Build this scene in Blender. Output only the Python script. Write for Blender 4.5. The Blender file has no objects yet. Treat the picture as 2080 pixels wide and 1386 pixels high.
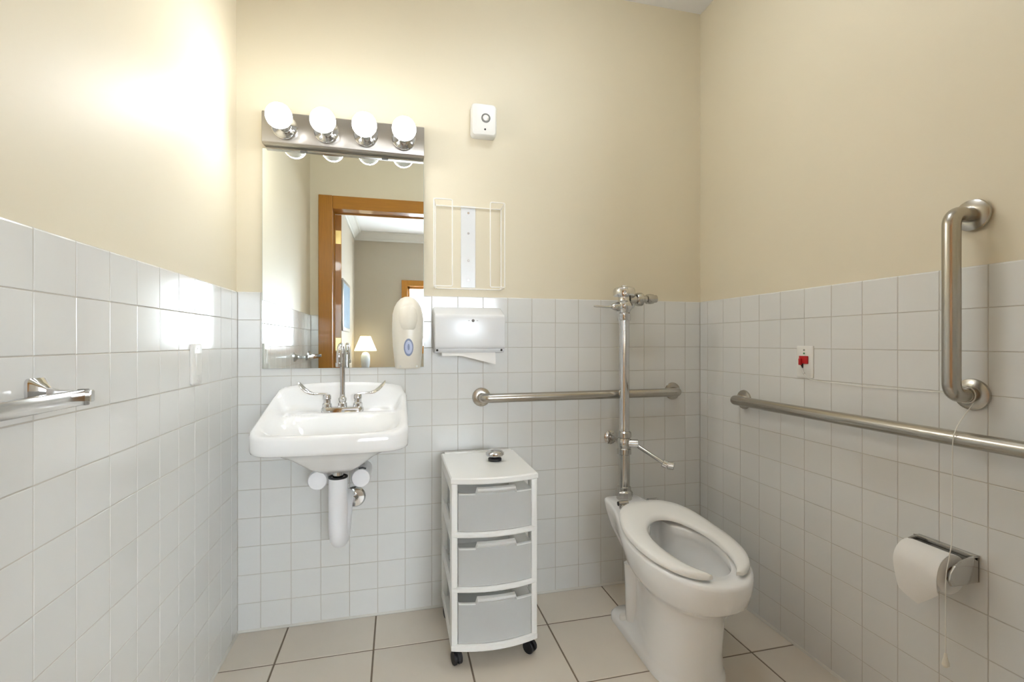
import bpy, bmesh, math, random
from mathutils import Vector, Matrix
random.seed(7)
PI = math.pi
sc = bpy.context.scene
COL = sc.collection

# ------------------------------------------------------------------ camera
cam_data = bpy.data.cameras.new('camera')
cam_data.sensor_width = 36.0
cam_data.lens = 963.25 / 2080 * 36.0
cam_data.shift_y = 2.38 / 2080
cam_data.clip_start = 0.02
cam = bpy.data.objects.new('camera', cam_data)
cam.location = (0.5134, -2.0187, 1.1184)
cam.rotation_euler = (PI / 2, 0, -0.2385)
COL.objects.link(cam)
sc.camera = cam

# ------------------------------------------------------------------ world (pale overcast sky outside the bedroom windows)
world = bpy.data.worlds.new('overcast_sky')
sc.world = world
world.use_nodes = True
bg = world.node_tree.nodes['Background']
bg.inputs['Color'].default_value = (0.82, 0.91, 1.0, 1)
bg.inputs['Strength'].default_value = 11.5
BULB_STRENGTH = 18.0
BULB_COLOR = (0.985, 0.99, 1.0, 1)
FILL_DOME_STRENGTH = 8.5  # glow of the added ceiling fill light
LAMP_STRENGTH = 1.2

sc.view_settings.view_transform = 'Standard'
sc.view_settings.look = 'None'
sc.view_settings.gamma = 1.0
sc.view_settings.use_curve_mapping = False
sc.view_settings.exposure = 1.38

# ------------------------------------------------------------------ room numbers (metres)
S = 0.1095                 # wall tile pitch
ZT = 12 * S                # top of the tiling
XL, XR = -0.0808, 1.9426   # side wall tile faces; the back wall tile face is y = 0
YF = -1.614                # front wall (with the doorway), inner face
YB = -1.75                 # front wall, bedroom face
ZC = 2.713                 # bathroom ceiling
DX0, DX1, DZ = 0.058, 1.285, 2.085   # doorway
PAINT = 0.006              # painted wall lies this far behind the tile face
BXL, BXR, BY, BZ = -0.098, 3.6, -5.4, 2.76   # bedroom
WX0, WX1, WZ0, WZ1 = 0.66, 2.34, 1.02, 1.985 # bedroom window opening


# ------------------------------------------------------------------ materials
def lin(r, g, b):
    def f(c):
        c /= 255.0
        return c / 12.92 if c <= 0.04045 else ((c + 0.055) / 1.055) ** 2.4
    return (f(r), f(g), f(b), 1)


def mat(name, rgb, rough=0.5, metal=0.0, vary=0.0, scale=12.0, bump=0.0, bscale=60.0, spec=0.5,
        coat=0.0, stretch=None, objvary=0.0, rvary=0.0, sss=0.0):
    m = bpy.data.materials.new(name)
    m.use_nodes = True
    nt = m.node_tree
    p = nt.nodes['Principled BSDF']
    c = lin(*rgb)
    p.inputs['Base Color'].default_value = c
    p.inputs['Roughness'].default_value = rough
    p.inputs['Metallic'].default_value = metal
    p.inputs['Specular IOR Level'].default_value = spec
    p.inputs['Coat Weight'].default_value = coat
    p.inputs['Coat Roughness'].default_value = 0.05
    tc = nt.nodes.new('ShaderNodeTexCoord')
    vec = tc.outputs['Object']
    if stretch:
        mp = nt.nodes.new('ShaderNodeMapping')
        mp.inputs['Scale'].default_value = stretch
        nt.links.new(vec, mp.inputs['Vector'])
        vec = mp.outputs['Vector']
    if vary or rvary:
        n = nt.nodes.new('ShaderNodeTexNoise')
        n.inputs['Scale'].default_value = scale
        n.inputs['Detail'].default_value = 5
        nt.links.new(vec, n.inputs['Vector'])
        if vary:
            mix = nt.nodes.new('ShaderNodeMix')
            mix.data_type = 'RGBA'
            mix.inputs[6].default_value = tuple(x * (1 - vary) for x in c[:3]) + (1,)
            mix.inputs[7].default_value = tuple(min(1, x * (1 + vary)) for x in c[:3]) + (1,)
            nt.links.new(n.outputs['Fac'], mix.inputs[0])
            out = mix.outputs[2]
            if objvary:
                oi = nt.nodes.new('ShaderNodeObjectInfo')
                mr = nt.nodes.new('ShaderNodeMapRange')
                mr.inputs['To Min'].default_value = 1 - objvary
                mr.inputs['To Max'].default_value = 1 + objvary
                nt.links.new(oi.outputs['Random'], mr.inputs['Value'])
                hs = nt.nodes.new('ShaderNodeHueSaturation')
                nt.links.new(mr.outputs[0], hs.inputs['Value'])
                nt.links.new(out, hs.inputs['Color'])
                out = hs.outputs['Color']
            nt.links.new(out, p.inputs['Base Color'])
        if rvary:
            mr = nt.nodes.new('ShaderNodeMapRange')
            mr.inputs['To Min'].default_value = max(0, rough - rvary)
            mr.inputs['To Max'].default_value = rough + rvary
            nt.links.new(n.outputs['Fac'], mr.inputs['Value'])
            nt.links.new(mr.outputs[0], p.inputs['Roughness'])
    if bump:
        n2 = nt.nodes.new('ShaderNodeTexNoise')
        n2.inputs['Scale'].default_value = bscale
        n2.inputs['Detail'].default_value = 3
        nt.links.new(vec, n2.inputs['Vector'])
        b = nt.nodes.new('ShaderNodeBump')
        b.inputs['Strength'].default_value = bump
        b.inputs['Distance'].default_value = 0.002
        nt.links.new(n2.outputs['Fac'], b.inputs['Height'])
        nt.links.new(b.outputs['Normal'], p.inputs['Normal'])
    return m


def emit(name, col, strength):
    m = bpy.data.materials.new(name)
    m.use_nodes = True
    p = m.node_tree.nodes['Principled BSDF']
    p.inputs['Base Color'].default_value = (0.9, 0.9, 0.88, 1)
    p.inputs['Emission Color'].default_value = col
    p.inputs['Emission Strength'].default_value = strength
    return m


def see_through(name, rgb, clear, rough=0.35):
    """plastic or glass that lets part of the light straight through"""
    m = mat(name, rgb, rough, vary=0.02, scale=25)
    nt = m.node_tree
    out = nt.nodes['Material Output']
    p = nt.nodes['Principled BSDF']
    tr = nt.nodes.new('ShaderNodeBsdfTransparent')
    mx = nt.nodes.new('ShaderNodeMixShader')
    mx.inputs[0].default_value = clear
    nt.links.new(p.outputs[0], mx.inputs[1])
    nt.links.new(tr.outputs[0], mx.inputs[2])
    nt.links.new(mx.outputs[0], out.inputs['Surface'])
    return m


def frosted(name, rgb, clear):
    m = see_through(name, rgb, clear, 0.3)
    nt = m.node_tree
    tl = nt.nodes.new('ShaderNodeBsdfTranslucent')
    tl.inputs['Color'].default_value = lin(*rgb)
    mx = nt.nodes.new('ShaderNodeMixShader')
    mx.inputs[0].default_value = 0.45
    final = [n for n in nt.nodes if n.type == 'MIX_SHADER' and n != mx][0]
    nt.links.new(nt.nodes['Principled BSDF'].outputs[0], mx.inputs[1])
    nt.links.new(tl.outputs[0], mx.inputs[2])
    nt.links.new(mx.outputs[0], final.inputs[1])
    return m


M = {}
M['paint'] = mat('beige_wall_paint', (227, 217, 193), 0.48, vary=0.02, scale=3, bump=0.05, bscale=160, spec=0.4)
M['tile'] = mat('glazed_white_tile', (226, 226, 223), 0.13, vary=0.015, scale=6, bump=0.02, bscale=14, objvary=0.012, rvary=0.03)
M['grout'] = mat('pale_wall_grout', (198, 193, 183), 0.85, vary=0.06, scale=40)
M['floor_tile'] = mat('beige_floor_tile', (222, 212, 197), 0.42, vary=0.05, scale=7, bump=0.06, bscale=40, objvary=0.02)
M['floor_grout'] = mat('brown_floor_grout', (132, 118, 100), 0.9, vary=0.12, scale=50)
M['caulk'] = mat('white_caulk', (214, 211, 202), 0.5, vary=0.03, scale=20)
M['ceiling'] = mat('white_ceiling_paint', (240, 241, 243), 0.85, vary=0.01, scale=5, bump=0.06, bscale=120)
M['bedpaint'] = mat('bedroom_wall_paint', (178, 168, 150), 0.6, vary=0.015, scale=4)
M['carpet'] = mat('bedroom_carpet', (170, 158, 140), 0.95, vary=0.1, scale=80, bump=0.4, bscale=200)
M['crown'] = mat('white_crown_paint', (205, 203, 196), 0.5, vary=0.01, scale=6)
M['oak'] = mat('honey_oak', (176, 117, 26), 0.36, vary=0.22, scale=6, stretch=(22, 22, 1.2), coat=0.3)
M['oak_h'] = mat('honey_oak_crosswise', (176, 117, 26), 0.36, vary=0.22, scale=6, stretch=(1.2, 22, 22), coat=0.3)
M['porcelain'] = mat('white_porcelain', (246, 246, 245), 0.07, vary=0.006, scale=5, coat=0.2)
M['seat'] = mat('white_seat_plastic', (246, 245, 241), 0.2, vary=0.008, scale=8)
M['chrome'] = mat('polished_chrome', (214, 214, 214), 0.07, metal=1.0, vary=0.01, scale=20)
M['chrome_dull'] = mat('worn_chrome', (196, 194, 190), 0.15, metal=1.0, vary=0.02, scale=10)
M['steel'] = mat('brushed_stainless_steel', (186, 181, 172), 0.26, metal=1.0, vary=0.02, scale=8)
M['nickel'] = mat('brushed_nickel_plate', (178, 174, 168), 0.3, metal=1.0, vary=0.04, scale=14, stretch=(1, 40, 40), rvary=0.05)
M['mirror'] = mat('silvered_glass', (236, 240, 238), 0.008, metal=1.0, vary=0.003, scale=2)
M['mirror_edge'] = mat('cut_glass_edge', (186, 196, 192), 0.15, vary=0.03, scale=20)
M['white'] = mat('white_plastic', (236, 235, 230), 0.3, vary=0.01, scale=10)
M['white_metal'] = mat('white_enamelled_metal', (228, 229, 230), 0.22, vary=0.012, scale=10)
M['ivory'] = mat('ivory_plastic', (232, 226, 212), 0.28, vary=0.012, scale=10)
M['wire'] = mat('white_coated_wire', (250, 247, 240), 0.35, vary=0.02, scale=30)
M['grey'] = mat('grey_plastic', (128, 126, 122), 0.4, vary=0.04, scale=30)
M['black'] = mat('black_rubber', (24, 25, 30), 0.45, vary=0.15, scale=30)
M['dark'] = mat('dark_hole', (38, 36, 34), 0.7, vary=0.1, scale=30)
M['red'] = mat('red_switch_plastic', (196, 28, 34), 0.3, vary=0.05, scale=30)
M['green'] = mat('green_lens', (58, 140, 84), 0.3, vary=0.05, scale=30)
M['paper'] = mat('white_tissue', (240, 238, 234), 0.9, vary=0.015, scale=40, bump=0.12, bscale=150)
M['card'] = mat('brown_cardboard', (150, 120, 88), 0.9, vary=0.06, scale=40)
M['foam'] = mat('white_pipe_insulation', (240, 240, 242), 0.45, vary=0.012, scale=12)
M['cord'] = mat('white_nylon_cord', (236, 234, 226), 0.6, vary=0.02, scale=60)
M['blue_ring'] = mat('grey_blue_print', (112, 122, 156), 0.35, vary=0.03, scale=30)
M['blue_pale'] = mat('pale_blue_print', (176, 186, 214), 0.35, vary=0.03, scale=30)
M['cart'] = mat('white_cart_plastic', (236, 236, 232), 0.3, vary=0.01, scale=8)
M['drawer'] = frosted('frosted_clear_plastic', (250, 251, 250), 0.52)
M['handle'] = frosted('frosted_clear_plastic_lip', (246, 247, 246), 0.12)
M['dome'] = emit('lit_fill_dome', (0.87, 0.94, 1.0, 1), FILL_DOME_STRENGTH)
M['glass'] = see_through('window_glass', (235, 245, 245), 0.94, 0.02)
M['water'] = mat('still_water', (190, 196, 196), 0.03, vary=0.01, scale=4)
M['bulb'] = emit('lit_frosted_bulb', BULB_COLOR, BULB_STRENGTH)
M['shade'] = emit('lit_fabric_shade', (1.0, 0.86, 0.55, 1), LAMP_STRENGTH)
M['ceramic'] = mat('blue_grey_ceramic', (188, 200, 214), 0.15, vary=0.12, scale=14)
M['brass'] = mat('brass_hinge', (214, 190, 130), 0.3, metal=1.0, vary=0.04, scale=20)
M['picture'] = mat('pale_blue_print_paper', (150, 176, 200), 0.25, vary=0.25, scale=5)


# ------------------------------------------------------------------ mesh helpers
def box(bm, x0, x1, y0, y1, z0, z1, bev=0.0, seg=2):
    v = [bm.verts.new(c) for c in ((x0, y0, z0), (x1, y0, z0), (x1, y1, z0), (x0, y1, z0),
                                   (x0, y0, z1), (x1, y0, z1), (x1, y1, z1), (x0, y1, z1))]
    fs = [bm.faces.new([v[i] for i in q]) for q in
          ((0, 3, 2, 1), (4, 5, 6, 7), (0, 1, 5, 4), (1, 2, 6, 5), (2, 3, 7, 6), (3, 0, 4, 7))]
    if bev > 0:
        es = list({e for f in fs for e in f.edges})
        bmesh.ops.bevel(bm, geom=es, offset=bev, segments=seg, profile=0.5, affect='EDGES')
    return bm


def loft(bm, rings, cap0=True, cap1=True, closed=True):
    vs = [[bm.verts.new(p) for p in r] for r in rings]
    n = len(vs[0])
    for a, b in zip(vs[:-1], vs[1:]):
        for i in range(n if closed else n - 1):
            j = (i + 1) % n
            bm.faces.new((a[i], a[j], b[j], b[i]))
    if cap0:
        bm.faces.new(list(reversed(vs[0])))
    if cap1:
        bm.faces.new(vs[-1])
    return vs


def frame(d):
    d = Vector(d).normalized()
    a = Vector((0, 0, 1)) if abs(d.z) < 0.9 else Vector((1, 0, 0))
    u = d.cross(a).normalized()
    return d, u, d.cross(u).normalized()


def lathe(bm, prof, origin, axis, n=24, cap0=True, cap1=True):
    """prof: list of (radius, distance along the axis)"""
    d, u, w = frame(axis)
    o = Vector(origin)
    rings = []
    for r, h in prof:
        r = max(r, 0.0004)
        rings.append([o + d * h + (u * math.cos(2 * PI * i / n) + w * math.sin(2 * PI * i / n)) * r for i in range(n)])
    loft(bm, rings, cap0, cap1)
    return bm


def cyl(bm, p0, p1, r0, r1=None, n=24, bev=0.0):
    p0, p1 = Vector(p0), Vector(p1)
    L = (p1 - p0).length
    r1 = r0 if r1 is None else r1
    if bev:
        pr = [(r0 - bev, 0), (r0, bev), (r1, L - bev), (r1 - bev, L)]
    else:
        pr = [(r0, 0), (r1, L)]
    return lathe(bm, pr, p0, p1 - p0, n)


def tube(bm, pts, r, n=14, closed=False, cap=True):
    pts = [Vector(p) for p in pts]
    N = len(pts)
    rr = r if isinstance(r, (list, tuple)) else [r] * N
    tang = []
    for i in range(N):
        if closed:
            t = pts[(i + 1) % N] - pts[i - 1]
        else:
            t = pts[min(i + 1, N - 1)] - pts[max(i - 1, 0)]
        tang.append(t.normalized())
    d, u, w = frame(tang[0])
    rings = []
    for i in range(N):
        t = tang[i]
        u = (u - t * u.dot(t)).normalized()
        w = t.cross(u)
        rings.append([pts[i] + (u * math.cos(2 * PI * k / n) + w * math.sin(2 * PI * k / n)) * rr[i] for k in range(n)])
    if closed:
        vs = [[bm.verts.new(p) for p in rg] for rg in rings]
        for i in range(N):
            a, b = vs[i], vs[(i + 1) % N]
            for k in range(n):
                q = (k + 1) % n
                bm.faces.new((a[k], a[q], b[q], b[k]))
    else:
        loft(bm, rings, cap, cap)
    return bm


def fillet(pts, rad, seg=6):
    """round the corners of a polyline"""
    pts = [Vector(p) for p in pts]
    out = [pts[0]]
    for a, b, c in zip(pts[:-2], pts[1:-1], pts[2:]):
        d0, d1 = (a - b), (c - b)
        r = min(rad, d0.length * 0.49, d1.length * 0.49)
        p0, p1 = b + d0.normalized() * r, b + d1.normalized() * r
        for i in range(seg + 1):
            t = i / seg
            out.append(p0 * (1 - t) ** 2 + b * 2 * t * (1 - t) + p1 * t * t)
    out.append(pts[-1])
    return out


def prism(bm, poly, axis, a0, a1, bev=0.0, seg=2):
    """poly: 2D points in the plane across the axis ('x': (y,z), 'y': (x,z), 'z': (x,y))"""
    def pt(p, a):
        return {'x': (a, p[0], p[1]), 'y': (p[0], a, p[1]), 'z': (p[0], p[1], a)}[axis]
    r0 = [bm.verts.new(pt(p, a0)) for p in poly]
    r1 = [bm.verts.new(pt(p, a1)) for p in poly]
    n = len(poly)
    fs = []
    for i in range(n):
        j = (i + 1) % n
        fs.append(bm.faces.new((r0[i], r0[j], r1[j], r1[i])))
    fs.append(bm.faces.new(list(reversed(r0))))
    fs.append(bm.faces.new(r1))
    if bev:
        bmesh.ops.bevel(bm, geom=list({e for f in fs for e in f.edges}), offset=bev, segments=seg, profile=0.5, affect='EDGES')
    return bm


def rrect(cx, cy, w, h, r, seg=5):
    out = []
    for k, (sx, sy) in enumerate(((1, 1), (-1, 1), (-1, -1), (1, -1))):
        ox, oy = cx + sx * (w / 2 - r), cy + sy * (h / 2 - r)
        for i in range(seg + 1):
            a = k * PI / 2 + (PI / 2) * i / seg
            out.append((ox + r * math.cos(a), oy + r * math.sin(a)))
    return out


def B():
    return bmesh.new()


def mesh_of(name, bm, loc=(0, 0, 0), smooth=True, angle=35):
    bmesh.ops.recalc_face_normals(bm, faces=bm.faces)
    if any(loc):
        bmesh.ops.translate(bm, verts=bm.verts, vec=-Vector(loc))
    me = bpy.data.meshes.new(name)
    bm.to_mesh(me)
    bm.free()
    if smooth:
        me.shade_smooth()
        me.set_sharp_from_angle(angle=math.radians(angle))
    return me


class Thing:
    """an Empty at the thing's base that parents its parts"""
    def __init__(self, name, label, cat, loc, group=None):
        self.loc = Vector(loc)
        self.o = bpy.data.objects.new(name, None)
        self.o.empty_display_size = 0.05
        self.o.location = loc
        self.o['label'] = label
        self.o['category'] = cat
        if group:
            self.o['group'] = group
        COL.objects.link(self.o)

    def add(self, name, bm, m, parent=None, label=None, angle=35, smooth=True):
        me = mesh_of(name, bm, self.loc, smooth, angle)
        me.materials.append(M[m])
        o = bpy.data.objects.new(name, me)
        COL.objects.link(o)
        o.parent = parent or self.o
        if label:
            o['label'] = label
        return o


def single(name, bm, m, label, cat, angle=35, group=None, loc=(0, 0, 0)):
    me = mesh_of(name, bm, loc, True, angle)
    me.materials.append(M[m])
    o = bpy.data.objects.new(name, me)
    o.location = loc
    COL.objects.link(o)
    o['label'] = label
    o['category'] = cat
    if group:
        o['group'] = group
    return o


def struct(name, bm, m, label, parent=None, smooth=False, cat=None):
    me = mesh_of(name, bm, (0, 0, 0), smooth)
    me.materials.append(M[m])
    o = bpy.data.objects.new(name, me)
    COL.objects.link(o)
    if parent:
        o.parent = parent
    else:
        o['kind'] = 'structure'
        o['label'] = label
        o['category'] = cat or name.split('_')[0]
    return o


# ================================================================== the room shell
TH = 0.10
bm = B(); box(bm, XL - TH, XR + TH, PAINT, PAINT + TH, -0.02, ZC)
wall_back = struct('wall_back', bm, 'paint', 'beige back wall with the mirror and sink, tiled white below')
bm = B(); box(bm, XL - PAINT - TH, XL - PAINT, YB, PAINT, -0.02, ZC)
wall_left = struct('wall_left', bm, 'paint', 'beige left wall with the towel bar, tiled white below')
bm = B(); box(bm, XR + PAINT, XR + PAINT + TH, YB, PAINT, -0.02, ZC)
wall_right = struct('wall_right', bm, 'paint', 'beige right wall with the grab bars, tiled white below')
bm = B()
box(bm, XL - PAINT, DX0 - 0.02, YB, YF - PAINT, -0.02, ZC)
box(bm, DX1 + 0.02, XR + PAINT, YB, YF - PAINT, -0.02, ZC)
box(bm, DX0 - 0.02, DX1 + 0.02, YB, YF - PAINT, DZ + 0.02, ZC)
wall_front = struct('wall_front', bm, 'paint', 'beige wall around the doorway, reflected in the mirror')
bm = B(); box(bm, XL - TH, XR + TH, YB, PAINT + TH, ZC, ZC + 0.08)
ceiling = struct('ceiling', bm, 'ceiling', 'white bathroom ceiling above the far right corner')
bm = B(); box(bm, XL - PAINT, XR + PAINT, YB, PAINT, -0.05, -0.0018)
floor = struct('floor', bm, 'floor_grout', 'beige square tiled bathroom floor with brown grout')


# ---- wall tiles: every tile a mesh of its own under its wall
tile_cache = {}


def tile_mesh(w, h, kind, d=0.0052, ch=0.0011):
    key = (round(w, 4), round(h, 4), kind)
    if key in tile_cache:
        return tile_cache[key]
    bm = B()
    hw, hh = w / 2, h / 2
    tw = 0.004 if kind == 'wall_top' else ch     # bullnose along the top edge
    if kind == 'floor':                         # face towards +z
        rings = [[(-hw, -hh, -d), (hw, -hh, -d), (hw, hh, -d), (-hw, hh, -d)],
                 [(-hw, -hh, -ch), (hw, -hh, -ch), (hw, hh, -ch), (-hw, hh, -ch)],
                 [(-hw + ch, -hh + ch, 0), (hw - ch, -hh + ch, 0), (hw - ch, hh - ch, 0), (-hw + ch, hh - ch, 0)]]
    else:                                       # face towards -y
        def rg(i, it, y, yt):
            return [(-hw + i, y, -hh + i), (hw - i, y, -hh + i), (hw - i, yt, hh - it), (-hw + i, yt, hh - it)]
        rings = [rg(0, 0, d, d), rg(0, 0, ch, max(ch, tw * 0.9)),
                 rg(ch * 0.3, tw * 0.35, ch * 0.3, tw * 0.28), rg(ch, tw, 0, 0)]
    loft(bm, rings)
    me = mesh_of('tile', bm, smooth=True, angle=14)
    me.materials.append(M['floor_tile'] if kind == 'floor' else M['tile'])
    tile_cache[key] = me
    return me


def put_tile(me, loc, rz, parent, tilt=0.0022):
    o = bpy.data.objects.new('tile', me)
    o.location = loc
    o.rotation_euler = (random.uniform(-tilt, tilt), random.uniform(-tilt, tilt) * 0.3, rz + random.uniform(-tilt, tilt))
    o.parent = parent
    COL.objects.link(o)


J = 0.0020   # joint width


def tile_wall(parent, lines, place, rz):
    for a, b in zip(lines[:-1], lines[1:]):
        w = b - a - J
        if w < 0.006:
            continue
        for r in range(12):
            z = ZT - (r + 0.5) * S
            me = tile_mesh(w, S - J, 'wall_top' if r == 0 else 'wall')
            x, y = place((a + b) / 2)
            put_tile(me, (x, y, z), rz, parent)


tile_wall(wall_back, [XL] + [i * S for i in range(18)] + [XR], lambda t: (t, 0), 0)
ll = [0.0] + [0.0668 + i * S for i in range(15)]
ll = [t for t in ll if t < -YF - 0.01] + [-YF]
tile_wall(wall_left, ll, lambda t: (XL, -t), PI / 2)
rl = [0.0] + [0.0573 + i * S for i in range(15)]
rl = [t for t in rl if t < -YF - 0.01] + [-YF]
tile_wall(wall_right, rl, lambda t: (XR, -t), -PI / 2)
CAS = 0.086   # door casing width
tile_wall(wall_front, [XL, DX0 - CAS], lambda t: (t, YF), PI)
fl = [DX1 + CAS]
while fl[-1] + S < XR:
    fl.append(fl[-1] + S)
tile_wall(wall_front, fl + [XR], lambda t: (t, YF), PI)
GR = 0.0011
bm = B(); box(bm, XL - PAINT, XR + PAINT, GR, PAINT, 0, ZT - 0.003); struct('grout', bm, 'grout', '', wall_back)
bm = B(); box(bm, XL - PAINT, XL - GR, YF, 0, 0, ZT - 0.003); struct('grout', bm, 'grout', '', wall_left)
bm = B(); box(bm, XR + GR, XR + PAINT, YF, 0, 0, ZT - 0.003); struct('grout', bm, 'grout', '', wall_right)
bm = B()
box(bm, XL, DX0 - CAS, YF - PAINT, YF - GR, 0, ZT - 0.003)
box(bm, DX1 + CAS, XR, YF - PAINT, YF - GR, 0, ZT - 0.003)
struct('grout', bm, 'grout', '', wall_front)

# ---- floor tiles
FJ = 0.006
fx = [XL + 0.002] + [0.100 + 0.3315 * i for i in range(6)] + [XR - 0.002]
fy = [-0.002] + [-0.2245 - 0.3365 * i for i in range(5)] + [YB]
for x0, x1 in zip(fx[:-1], fx[1:]):
    for y1, y0 in zip(fy[:-1], fy[1:]):
        me = tile_mesh(x1 - x0 - FJ, y1 - y0 - FJ, 'floor', 0.006, 0.0012)
        o = bpy.data.objects.new('tile', me)
        o.location = ((x0 + x1) / 2, (y0 + y1) / 2, random.uniform(-0.0002, 0.0003))
        o.parent = floor
        COL.objects.link(o)

# ---- caulk bead along the foot of the tiled walls
c = 0.007
bm = B(); prism(bm, [(0, 0.001), (-c, 0.001), (-c * 0.6, c * 0.35), (-c * 0.25, c), (0, c * 1.3)], 'x', XL, XR)
struct('baseboard_back', bm, 'caulk', 'thin white caulk line along the foot of the back wall', cat='trim')
bm = B(); prism(bm, [(XL, 0.001), (XL + c, 0.001), (XL + c * 0.6, c * 0.35), (XL + c * 0.25, c), (XL, c * 1.3)], 'y', YF, -c)
struct('baseboard_left', bm, 'caulk', 'thin white caulk line along the foot of the left wall', cat='trim')
bm = B(); prism(bm, [(XR, 0.001), (XR - c, 0.001), (XR - c * 0.6, c * 0.35), (XR - c * 0.25, c), (XR, c * 1.3)], 'y', YF, -c)
struct('baseboard_right', bm, 'caulk', 'thin white caulk line along the foot of the right wall', cat='trim')

# ================================================================== doorway and the bedroom seen in the mirror
bm = B(); box(bm, BXL - TH, BXR + TH, BY - TH, YB, -0.05, 0.0)
struct('floor_bedroom', bm, 'carpet', 'beige carpet of the bedroom beyond the doorway', cat='floor')
bm = B(); box(bm, BXL - TH, BXR + TH, BY - TH, YB, BZ, BZ + 0.08)
struct('ceiling_bedroom', bm, 'ceiling', 'white bedroom ceiling reflected in the mirror', cat='ceiling')
bm = B(); box(bm, BXL - TH, BXL, BY - TH, YB, 0.0, BZ)
struct('wall_bedroom_left', bm, 'bedpaint', 'bedroom wall running back behind the open door, seen in the mirror')
bm = B()
box(bm, XR + PAINT + TH, BXR + TH, YB, YB + TH, 0.0, BZ)
box(bm, BXL - TH, XR + PAINT + TH, YB, YB + 0.05, ZC + 0.08, BZ + 0.06)
struct('wall_bedroom_front', bm, 'bedpaint', 'bedroom wall beside the bathroom doorway')
bm = B()
box(bm, BXL, WX0, BY - TH, BY, 0.0, BZ)
box(bm, WX1, BXR, BY - TH, BY, 0.0, BZ)
box(bm, WX0, WX1, BY - TH, BY, 0.0, WZ0)
box(bm, WX0, WX1, BY - TH, BY, WZ1, BZ)
struct('wall_bedroom_back', bm, 'bedpaint', 'far bedroom wall with an oak framed window, seen in the mirror')
SW0, SW1 = -5.0, -4.0     # unseen bedroom side window, added for more daylight (y range)
bm = B()
box(bm, BXR, BXR + TH, BY - TH, SW0, 0, BZ)
box(bm, BXR, BXR + TH, SW1, YB, 0, BZ)
box(bm, BXR, BXR + TH, SW0, SW1, 0, 1.02)
box(bm, BXR, BXR + TH, SW0, SW1, WZ1, BZ)
struct('wall_bedroom_right', bm, 'bedpaint', 'bedroom side wall with an unseen second window added for daylight')


SWZ0 = 1.02


def window(name, label, horiz, a0, a1, z0, z1, face, sgn):
    """horiz 'x': window in a wall across y; face = room side plane, sgn = direction out of the room"""
    w = 0.075
    def bx(bm, p0, p1, d0, d1, q0, q1, bev=0.003):
        d0, d1 = sorted((d0, d1))
        if horiz == 'x':
            box(bm, p0, p1, d0, d1, q0, q1, bev)
        else:
            box(bm, d0, d1, p0, p1, q0, q1, bev)
    bm = B()
    bx(bm, a0 - w, a0 + 0.012, face - sgn * 0.018, face, z0 - w, z1 + w)
    bx(bm, a1 - 0.012, a1 + w, face - sgn * 0.018, face, z0 - w, z1 + w)
    bx(bm, a0, a1, face - sgn * 0.017, face, z1 - 0.012, z1 + w)
    bx(bm, a0, a1, face - sgn * 0.035, face, z0 - w, z0 + 0.012)
    o = struct(name, bm, 'oak', label, cat='window')
    bm = B()
    s0, s1 = face + sgn * 0.03, face + sgn * 0.07
    mid = (a0 + a1) / 2
    for p in (a0 + 0.001, mid - 0.024, a1 - 0.049):
        bx(bm, p, p + 0.048, s0, s1, z0 + 0.001, z1 - 0.001)
    bx(bm, a0 + 0.001, a1 - 0.001, s0, s1, z0 + 0.001, z0 + 0.05)
    bx(bm, a0 + 0.001, a1 - 0.001, s0, s1, z1 - 0.05, z1 - 0.001)
    struct('sash', bm, 'oak', '', o)
    for p0, p1 in ((a0 + 0.045, mid - 0.02), (mid + 0.02, a1 - 0.045)):
        bm = B(); bx(bm, p0, p1, face + sgn * 0.047, face + sgn * 0.052, z0 + 0.045, z1 - 0.045, 0)
        struct('pane', bm, 'glass', '', o)
    la = bpy.data.lights.new('sky_portal', 'AREA')
    la.shape = 'RECTANGLE'
    la.size, la.size_y = a1 - a0, z1 - z0
    la.cycles.is_portal = True
    lo = bpy.data.objects.new('sky_portal', la)
    if horiz == 'x':
        lo.location = (mid, face + sgn * 0.09, (z0 + z1) / 2)
        lo.rotation_euler = (PI / 2, 0, 0 if sgn > 0 else PI)
    else:
        lo.location = (face + sgn * 0.09, mid, (z0 + z1) / 2)
        lo.rotation_euler = (PI / 2, 0, PI / 2 if sgn > 0 else -PI / 2)
    COL.objects.link(lo)
    return o


window('window_1', 'oak framed bright window on the far bedroom wall, reflected in the mirror', 'x', WX0, WX1, WZ0, WZ1, BY, -1)
window('added_window', 'unseen oak framed window added on the bedroom side wall for daylight', 'y', SW0, SW1, SWZ0, WZ1, BXR, 1)

# crown moulding of the bedroom
prof = [(0, 0), (0, -0.125), (0.012, -0.125), (0.02, -0.10), (0.03, -0.09), (0.075, -0.03), (0.095, -0.022), (0.1, -0.012), (0.1, 0)]
bm = B(); prism(bm, [(BY + p, BZ + q) for p, q in prof], 'x', BXL, BXR)
struct('trim_1', bm, 'crown', 'white crown moulding above the far bedroom wall, reflected in the mirror')
bm = B(); prism(bm, [(BXL + p, BZ + q) for p, q in prof], 'y', BY + 0.1, YB)
struct('trim_2', bm, 'crown', 'white crown moulding above the bedroom wall behind the door')

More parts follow.
